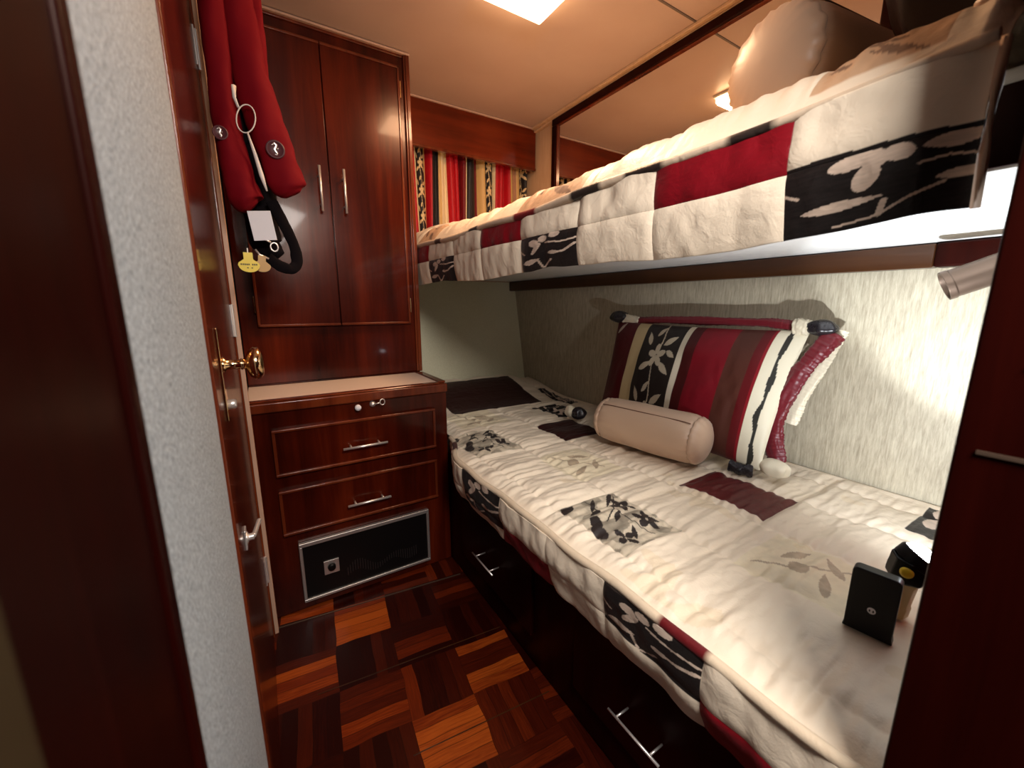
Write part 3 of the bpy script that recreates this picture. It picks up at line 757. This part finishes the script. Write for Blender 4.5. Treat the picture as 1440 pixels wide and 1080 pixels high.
leafm = leaf(S, T, .03, .86, .085, .99, .012); col[leafm] = s2l((200, 190, 175))
grid('front_face', P[..., 0], P[..., 1], P[..., 2], col, M['sham'], sh)
P = sham_surface(-1, .045); grid('back_face', P[..., 0], P[..., 1], P[..., 2], np.zeros((ns, nt_, 3))+np.array(DRED), M['sham'], sh)
# gathered flange along top, right side, left side
def gather(name, pts, r, mat, n=140, flat=.55, wob=.07, upv=(1, 0, 0)):
    P_ = np.array(pts, float); L = np.linspace(0, 1, len(P_)); t = np.linspace(0, 1, n)
    # Catmull-like smoothing
    q_ = np.stack([np.interp(t, L, P_[:, i]) for i in range(3)], -1)
    for _ in range(6): q_[1:-1] = (q_[:-2]+2*q_[1:-1]+q_[2:])/4
    g = MB(); rr = [r*(1+wob*math.sin(i*1.3)*math.sin(i*.37)+.10*math.sin(i*.11+1)) for i in range(n)]
    g.loft([tuple(p) for p in q_], rr, [x*flat for x in rr], n=28, up=upv, rfun=lambda f_, th: 1+.10*math.sin(th*5+f_*9)+.06*math.sin(th*9-f_*31))
    return make(name, g, M[mat], sh, smooth=True)
gather('top_ruffle', [(1.285,1.12,.957),(1.290,.98,.966),(1.292,.80,.968),(1.292,.62,.968),(1.290,.545,.962)], .013, 'redsatin')
gather('side_ruffle', [(1.290,.452,.945),(1.262,.476,.890),(1.245,.498,.843),(1.225,.522,.766),(1.208,.530,.700),(1.196,.524,.645),(1.186,.500,.588)], .023, 'redsatin')
gather('outer_band', [(1.312,.448,.955),(1.300,.458,.900),(1.278,.478,.830),(1.258,.500,.750),(1.245,.508,.690)], .017, 'creamcloth', flat=.4)
gather('lower_band', [(1.125,.60,.560),(1.130,.57,.557),(1.140,.54,.558)], .016, 'blacksatin')
def knot(name, c, r, mat, squash=(1, 1, 1), seed=1, parent=None):
    g = MB(); n, m = 26, 16
    vs = []
    for i in range(m+1):
        f = PI*i/m
        for k_ in range(n):
            th = 2*PI*k_/n
            q_ = 1+.13*math.sin(th*6+seed)*math.sin(f)**2+.08*math.sin(f*4+seed*2+th)
            vs.append((c[0]+r*squash[0]*q_*math.sin(f)*math.cos(th), c[1]+r*squash[1]*q_*math.sin(f)*math.sin(th), c[2]+r*squash[2]*math.cos(f)))
    fs = [(i*n+k_, i*n+(k_+1) % n, (i+1)*n+(k_+1) % n, (i+1)*n+k_) for i in range(m) for k_ in range(n)]
    g.add(vs, fs); return make(name, g, M[mat], parent or sh, smooth=True)
knot('corner_knot', (1.285, .480, .960), .030, 'blacksatin', (.9, 1.15, .75), 1)
knot('corner_knot', (1.285, 1.205, .972), .036, 'blacksatin', (.8, 1.2, .7), 2)
knot('corner_knot', (1.165, .500, .578), .034, 'creamcloth', (.8, 1.2, .75), 3)
knot('corner_knot', (1.085, 1.215, .580), .030, 'blacksatin', (1, 1, .9), 4)
knot('corner_wrap', (1.065, 1.245, .585), .026, 'creamcloth', (.8, .9, 1), 5)
gather('corner_fold', [(1.280,.545,.958),(1.278,.525,.960),(1.280,.505,.957)], .020, 'creamcloth', n=20)
gather('top_fold', [(1.283,1.18,.965),(1.284,1.14,.962),(1.284,1.10,.955)], .017, 'creamcloth', n=20)

# dark pillow heap at near end of upper bunk
dp = thing('throw_pillow', 'dark red and black satin pillow at the near end of the upper bunk', 'pillow', (1.0, .20, 1.34))
def puff(name, cen, ax, ay, az, R_, mat, seed, parent):
    n, m = 48, 30; vs = []
    for i in range(m+1):
        f = PI*i/m
        for k_ in range(n):
            th = 2*PI*k_/n
            cx_, sx_ = math.cos(th), math.sin(th); e = .55
            x = ax*math.copysign(abs(cx_)**e, cx_)*math.sin(f)**.6; y = ay*math.copysign(abs(sx_)**e, sx_)*math.sin(f)**.6; z = az*math.cos(f)
            w = 1+.05*math.sin(th*7+seed+f*3)*math.sin(f)
            vs.append(tuple(Vector(cen)+R_ @ Vector((x*w, y*w, z*w))))
    fs = [(i*n+k_, i*n+(k_+1) % n, (i+1)*n+(k_+1) % n, (i+1)*n+k_) for i in range(m) for k_ in range(n)]
    g = MB().add(vs, fs); return make(name, g, M[mat], parent, smooth=True)
Rm = Matrix.Rotation(.35, 3, 'Y')
puff('cushion', (.955, .198, 1.482), .235, .085, .115, Matrix.Rotation(-.10, 3, 'Y'), 'darksatin', 1, dp)
g = MB(); g.loft([(.74,.165,1.40),(.78,.135,1.43),(.83,.115,1.455),(.88,.108,1.49)], [.006,.012,.011,.006], n=12); make('ruffle', g, M['redsatin'], dp, smooth=True)
g = MB(); g.loft([(.655,.150,1.322),(.70,.125,1.338),(.76,.105,1.37)], [.006,.018,.012], [.004,.010,.006], n=12); make('pale_corner', g, M['satin'], dp, smooth=True)

# ------------------------------------------------------------------ life vest hanging on the door side
lv = thing('life_vest', 'red inflatable life vest hanging beside the wardrobe, yellow tag below', 'life vest', (.02, 1.22, 1.12))
def lobe(name, pts, rx, ry, mat, n=26, up=(0, 1, 0)):
    P_ = np.array(pts, float); L = np.linspace(0, 1, len(P_)); t = np.linspace(0, 1, 48)
    q_ = np.stack([np.interp(t, L, P_[:, i]) for i in range(3)], -1)
    for _ in range(5): q_[1:-1] = (q_[:-2]+2*q_[1:-1]+q_[2:])/4
    RX = np.interp(t, np.linspace(0, 1, len(rx)), rx); RY = np.interp(t, np.linspace(0, 1, len(ry)), ry)
    g = MB(); g.loft([tuple(p) for p in q_], list(RX), list(RY), n=n, up=up, rfun=lambda a_, th: 1+.045*math.sin(th*4+a_*17)+.03*math.sin(a_*34+th*2)+.02*math.sin(a_*70-th*3))
    return make(name, g, M[mat], lv, smooth=True)
lobe('right_lobe', [(.020,1.24,1.80),(.030,1.235,1.68),(.040,1.225,1.56),(.060,1.215,1.45),(.080,1.20,1.37),(.096,1.19,1.30),(.103,1.19,1.287)], [.032,.037,.037,.041,.042,.040,.020], [.020,.026,.030,.032,.032,.028,.012], 'redcloth')
lobe('left_lobe', [(-.012,1.225,1.80),(-.018,1.22,1.65),(-.018,1.215,1.50),(-.015,1.205,1.40),(-.006,1.19,1.31),(.006,1.18,1.255),(.016,1.18,1.246)], [.022,.026,.026,.028,.034,.034,.016], [.02,.024,.026,.03,.034,.030,.012], 'redcloth')
lobe('shoulder_yoke', [(.060,1.26,1.80),(.066,1.265,1.68),(.070,1.27,1.55),(.070,1.27,1.48)], [.020,.018,.012,.005], [.014,.014,.012,.006], 'redcloth')
lobe('backing', [(.005,1.26,1.80),(.010,1.250,1.55),(.02,1.25,1.38),(.03,1.238,1.26),(.035,1.23,1.17),(.06,1.225,1.14)], [.040,.046,.050,.040,.034,.018], [.010,.012,.014,.016,.016,.010], 'blackcloth')
lobe('strap', [(.055,1.20,1.27),(.080,1.205,1.215),(.098,1.205,1.165),(.100,1.205,1.125),(.085,1.20,1.108),(.060,1.195,1.115),(.035,1.20,1.135)], [.013]*7, [.004]*7, 'blackcloth', n=12, up=(.0, 1, .1))
# white cord loop, tag, buckle, badges
cd = plain('white_cord', (.75, .68, .62), .6)
g = MB(); g.loft([(.022+.018*math.cos(a_)*1.0+.006*math.sin(a_), 1.175, 1.435+.030*math.sin(a_)) for a_ in np.linspace(0, 2*PI, 26)[:-1]], .0014, n=8, closed=True, up=(0,1,0))
g.loft([(.006,1.18,1.50),(.004,1.178,1.475),(.010,1.176,1.455)], [.005,.004,.003], n=8); g.loft([(.022,1.172,1.405),(.032,1.168,1.36),(.040,1.162,1.315),(.047,1.158,1.282)], [.002,.004,.005,.002], n=8)
make('inflation_cord', g, cd, lv, smooth=True)
g = MB(); R_ = Matrix.Rotation(-.12, 4, 'Y'); R_.translation = Vector((.030, 1.168, 1.205)); g.box(-.024, .024, -.001, .001, -.033, .033, R_); make('paper_tag', g, M['paper'], lv, bevel=.0005)
g = MB(); g.loft([(.050+.008*math.cos(a_), 1.168, 1.158+.010*math.sin(a_)) for a_ in np.linspace(0, 2*PI, 14)[:-1]], .0018, n=8, closed=True, up=(0,1,0)); g.loft([(.030,1.17,1.176),(.044,1.168,1.168)], .0022, n=8); g.loft([(.010,1.17,1.150),(.018,1.168,1.138),(.036,1.168,1.130)], .0022, n=8)
make('buckle_ring', g, M['steel'], lv, smooth=True)
# yellow tab: half-round foot with a square neck, dark lettering strokes
def tab(cx, y, cz, sc, ang, mat):
    poly = [(-.011, .030), (.011, .030), (.011, .012), (.024, .002), (.026, -.004)]+[(.025*math.cos(a_), -.005-.018*math.sin(a_)) for a_ in np.linspace(.15, PI-.15, 12)]+[(-.026, -.004), (-.024, .002), (-.011, .012)]
    ca_, sa_ = math.cos(ang), math.sin(ang)
    f = lambda yy: (lambda a_, b__: (cx+sc*(a_*ca_-b__*sa_), yy, cz+sc*(a_*sa_+b__*ca_)))
    g_ = MB().prism(poly, f(y), f(y+.003)); return g_
yt = make('yellow_tag', tab(-.006, 1.150, 1.115, .84, 0, 'yellow'), M['yellow'], lv)
g = MB()
for i in range(9):
    if i == 5: continue
    x = -.006-.0165+i*.0038; g.box(x, x+.0024, 1.1494, 1.1500, 1.1115, 1.1150)
for x in (-.0105, -.002): g.box(x, x+.003, 1.1494, 1.1500, 1.1045, 1.1065)
make('tag_lettering', g, M['ink'], yt)
make('amber_tag', tab(.020, 1.165, 1.115, .72, -.1, 'amber'), plain('amber_plastic', (.50, .27, .05), .4), lv)
g = MB(); g.cyl((-.006, 1.151, 1.139), (-.006, 1.155, 1.150), .0014, 8); make('tag_cord', g, cd, lv)
def badge(c, nrm, r, dull=False):
    nrm = Vector(nrm).normalized(); c = Vector(c)
    g = MB(); g.lathe(c, nrm, [(0, r), (.0025, r), (.0035, r*.9), (.0035, r*.82), (.0028, r*.80), (.0028, 0)], n=32)
    o = make('badge', g, plain('grey_rubber', (.09, .02, .025), .5), lv, smooth=True)
    if dull: return
    up = Vector((0, 0, 1)); up = (up-nrm*up.dot(nrm)).normalized(); rt = up.cross(nrm)
    T_ = lambda a_, b__: c+nrm*.0042+rt*(a_*r)+up*(b__*r)
    pts = [(-.28,.50),(-.05,.62),(.12,.42),(.02,.18),(-.12,-.02),(.02,-.26),(.16,-.42),(.10,-.60),(-.06,-.56),(-.04,-.44)]
    g = MB(); g.loft([T_(*p) for p in pts], [r*q_ for q_ in (.05,.12,.13,.15,.17,.14,.09,.06,.05,.03)], [r*.05]*10, n=10, up=nrm)
    g.loft([T_(-.05,.60), T_(-.30,.42), T_(-.42,.36)], [r*.10, r*.05, r*.03], [r*.04]*3, n=8, up=nrm)
    g.loft([T_(.12,.05), T_(.30,.12), T_(.26,-.06)], [r*.07, r*.05, r*.02], [r*.04]*3, n=8, up=nrm)
    make('seahorse_emblem', g, M['steel'], o, smooth=True)
badge((.074, 1.166, 1.378), (-.05, -1, -.10), .020)
badge((-.030, 1.174, 1.395), (-.1, -1, 0), .015)
g = MB(); g.loft([(.0,1.26,1.80),(-.02,1.27,1.83),(-.05,1.27,1.84),(-.082,1.27,1.84)], .004, n=8)
o = make('coat_hook', g, M['steel'], smooth=True, origin=(-.08, 1.27, 1.80)); tag(o, 'steel hook on the left wall holding the red vest', 'hook')

# ------------------------------------------------------------------ ceiling light
cl = thing('ceiling_light', 'square lit ceiling light with a frosted warm diffuser', 'ceiling light', (.75, 1.10, 1.90))
b = MB(); b.box(.615, .875, .955, 1.227, 1.928, ZC-.001); make('base', b, M['white'], cl, bevel=.003)
b = MB(); b.box(.622, .868, .962, 1.220, 1.905, 1.928); make('diffuser', b, M['diffuser'], cl, bevel=.008, seg=3)

# reading lamp on the partition
rd = thing('reading_lamp', 'bronze tube reading lamp mounted by the right post', 'lamp', (1.17, .08, 1.10))
a_, b_ = Vector((1.195, .105, 1.122)), Vector((1.148, .236, 1.056)); dv = (b_-a_).normalized(); L_ = (b_-a_).length
g = MB(); g.lathe(a_, dv, [(0, .010), (.004, .024), (.012, .027), (L_-.012, .0275), (L_-.010, .0290), (L_, .0290), (L_, .0255), (L_-.030, .0245), (L_-.031, .0)], n=36); make('tube_shade', g, M['dullbrass'], rd, bevel=.0008)
g = MB(); g.lathe(b_-dv*.028, dv, [(0, .018), (.006, .018), (.012, .008), (.012, 0)]); make('bulb', g, M['white'], rd, smooth=True)
g = MB(); g.cyl((1.20, .0712, 1.125), (1.19, .112, 1.12), .007); g.lathe((1.20, .0710, 1.125), (0, 1, 0), [(0, .026), (.006, .026), (.010, .018), (.010, 0)]); make('wall_bracket', g, M['dullbrass'], rd, smooth=True)

# ------------------------------------------------------------------ flashlight and black box on the lower bunk
fl = thing('flashlight', 'black and yellow flashlight switched on, beside the right post', 'flashlight', (.785, .135, .53))
o_ = Vector((.800, .150, .546)); dx = Vector((-.10, -.12, .985)).normalized()
g = MB(); g.lathe(o_, dx, [(0, .016), (.004, .019), (.020, .019), (.024, .0175), (.060, .0175), (.066, .020), (.070, .020)], n=8); make('grip', g, M['amber'], fl, bevel=.0015)
g = MB(); g.lathe(o_+dx*.068, dx, [(0, .020), (.004, .024), (.010, .0245), (.020, .0245), (.026, .024), (.040, .024)], n=8); hd = make('head', g, M['black'], fl, bevel=.002)
top = o_+dx*.108
ld = Vector((.30, -.45, .78)).normalized()
g = MB(); g.lathe(top-dx*.010, ld, [(0, .024), (.014, .0245), (.018, .023), (.018, .021), (.010, .020)], n=24); make('bezel', g, M['black'], fl, bevel=.001)
g = MB(); g.lathe(top-dx*.010+ld*.012, ld, [(0, .0208), (.006, .0205), (.012, .017), (.016, .010), (.0175, 0)], n=24); make('lens', g, M['lens'], fl, smooth=True)
tc = Vector((0, 0, 1.02))-(o_+dx*.088); tc = (tc-dx*tc.dot(dx)).normalized(); tc = (tc+dx*.2).normalized()
g = MB(); g.lathe(o_+dx*.088+tc*.0225, tc, [(0, .008), (.003, .0078), (.0045, .005), (.0045, 0)], n=20); make('switch_button', g, M['yellow'], hd, smooth=True)

bx = thing('battery_pack', 'small black box standing on the lower bunk in front of the flashlight', 'box', (.715, .155, .535))
# face plane runs from FL to FR, box thickness goes away from camera
FL, FR = Vector((.704, .180, 0)), Vector((.712, .127, 0)); e1 = (FR-FL).normalized(); e2 = Vector((-e1.y, e1.x, 0))
if e2.x < 0: e2 = -e2
W_ = (FR-FL).length
def bxp(a_, dpt, z): return tuple(FL+e1*a_+e2*dpt+Vector((0, 0, z)))
prof = []
r_ = .007; z0, z1 = .545, .645
for (cx_, cz_, a0) in ((W_-r_, z1-r_, 0), (r_, z1-r_, PI/2)):
    prof += [(cx_+r_*math.cos(a0+k_*PI/12), cz_+r_*math.sin(a0+k_*PI/12)) for k_ in range(7)]
prof += [(0, z0+.008), (-.0015, z0), (W_+.0015, z0), (W_, z0+.008)]
g = MB().prism(prof, lambda a_, z: bxp(a_, 0, z), lambda a_, z: bxp(a_, .018, z)); make('case', g, M['black'], bx, bevel=.0015)
g = MB().lathe(bxp(W_*.52, 0, .586), -e2, [(0, .0048), (.0006, .0048), (.0006, 0)], n=28); lg = make('round_logo', g, M['paper'], bx)
g = MB()
for s_ in (-1, 1):
    c_ = Vector(bxp(W_*.52+s_*.0016, 0, .586))-e2*.0009
    g.loft([c_+Vector((0, 0, q_))+e1*(s_*.0004) for q_ in (-.0018, 0, .0018)], [.0006, .0010, .0006], [.0002]*3, n=8, up=tuple(e2))
make('logo_mark', g, M['ink'], lg)

# ------------------------------------------------------------------ light
def light(name, typ, loc, energy, color, rot=None, **k):
    l = bpy.data.lights.new(name, typ); l.energy = energy; l.color = color
    for a_, v in k.items(): setattr(l, a_, v)
    o = bpy.data.objects.new(name, l); C.objects.link(o); o.location = loc
    if rot is not None: o.rotation_euler = Vector(rot).to_track_quat('-Z', 'Y').to_euler()
    return o
sl = top+ld*.024
light('flashlight_beam', 'SPOT', sl, 20, (.86, .94, 1), rot=(.69, -.16, .705), spot_size=math.radians(88), spot_blend=.25, shadow_soft_size=.012)
light('flashlight_spill', 'SPOT', sl, 15, (.90, .95, 1), rot=(.69, -.10, .60), spot_size=math.radians(172), spot_blend=.6, shadow_soft_size=.015)
light('ceiling_lamp_glow', 'AREA', (.745, 1.09, 1.899), 5.5, (1, .60, .34), rot=(0, 0, -1), shape='SQUARE', size=.24)
light('corridor_fill', 'AREA', (.20, -.36, 1.60), 17, (1, .94, .88), rot=(.8, .55, -1.0), shape='SQUARE', size=.35)  # added unseen fill behind the camera, brightens the bed and left wall
w = bpy.data.worlds.new('world'); bpy.context.scene.world = w; w.use_nodes = True
w.node_tree.nodes['Background'].inputs['Color'].default_value = (.01, .009, .008, 1); w.node_tree.nodes['Background'].inputs['Strength'].default_value = .2
vs = bpy.context.scene.view_settings
vs.view_transform = 'Standard'; vs.look = 'None'; vs.gamma = 1; vs.use_curve_mapping = False; vs.exposure = 0.55
cy = bpy.context.scene.cycles
cy.max_bounces = 8; cy.use_denoising = True; cy.sample_clamp_indirect = 6
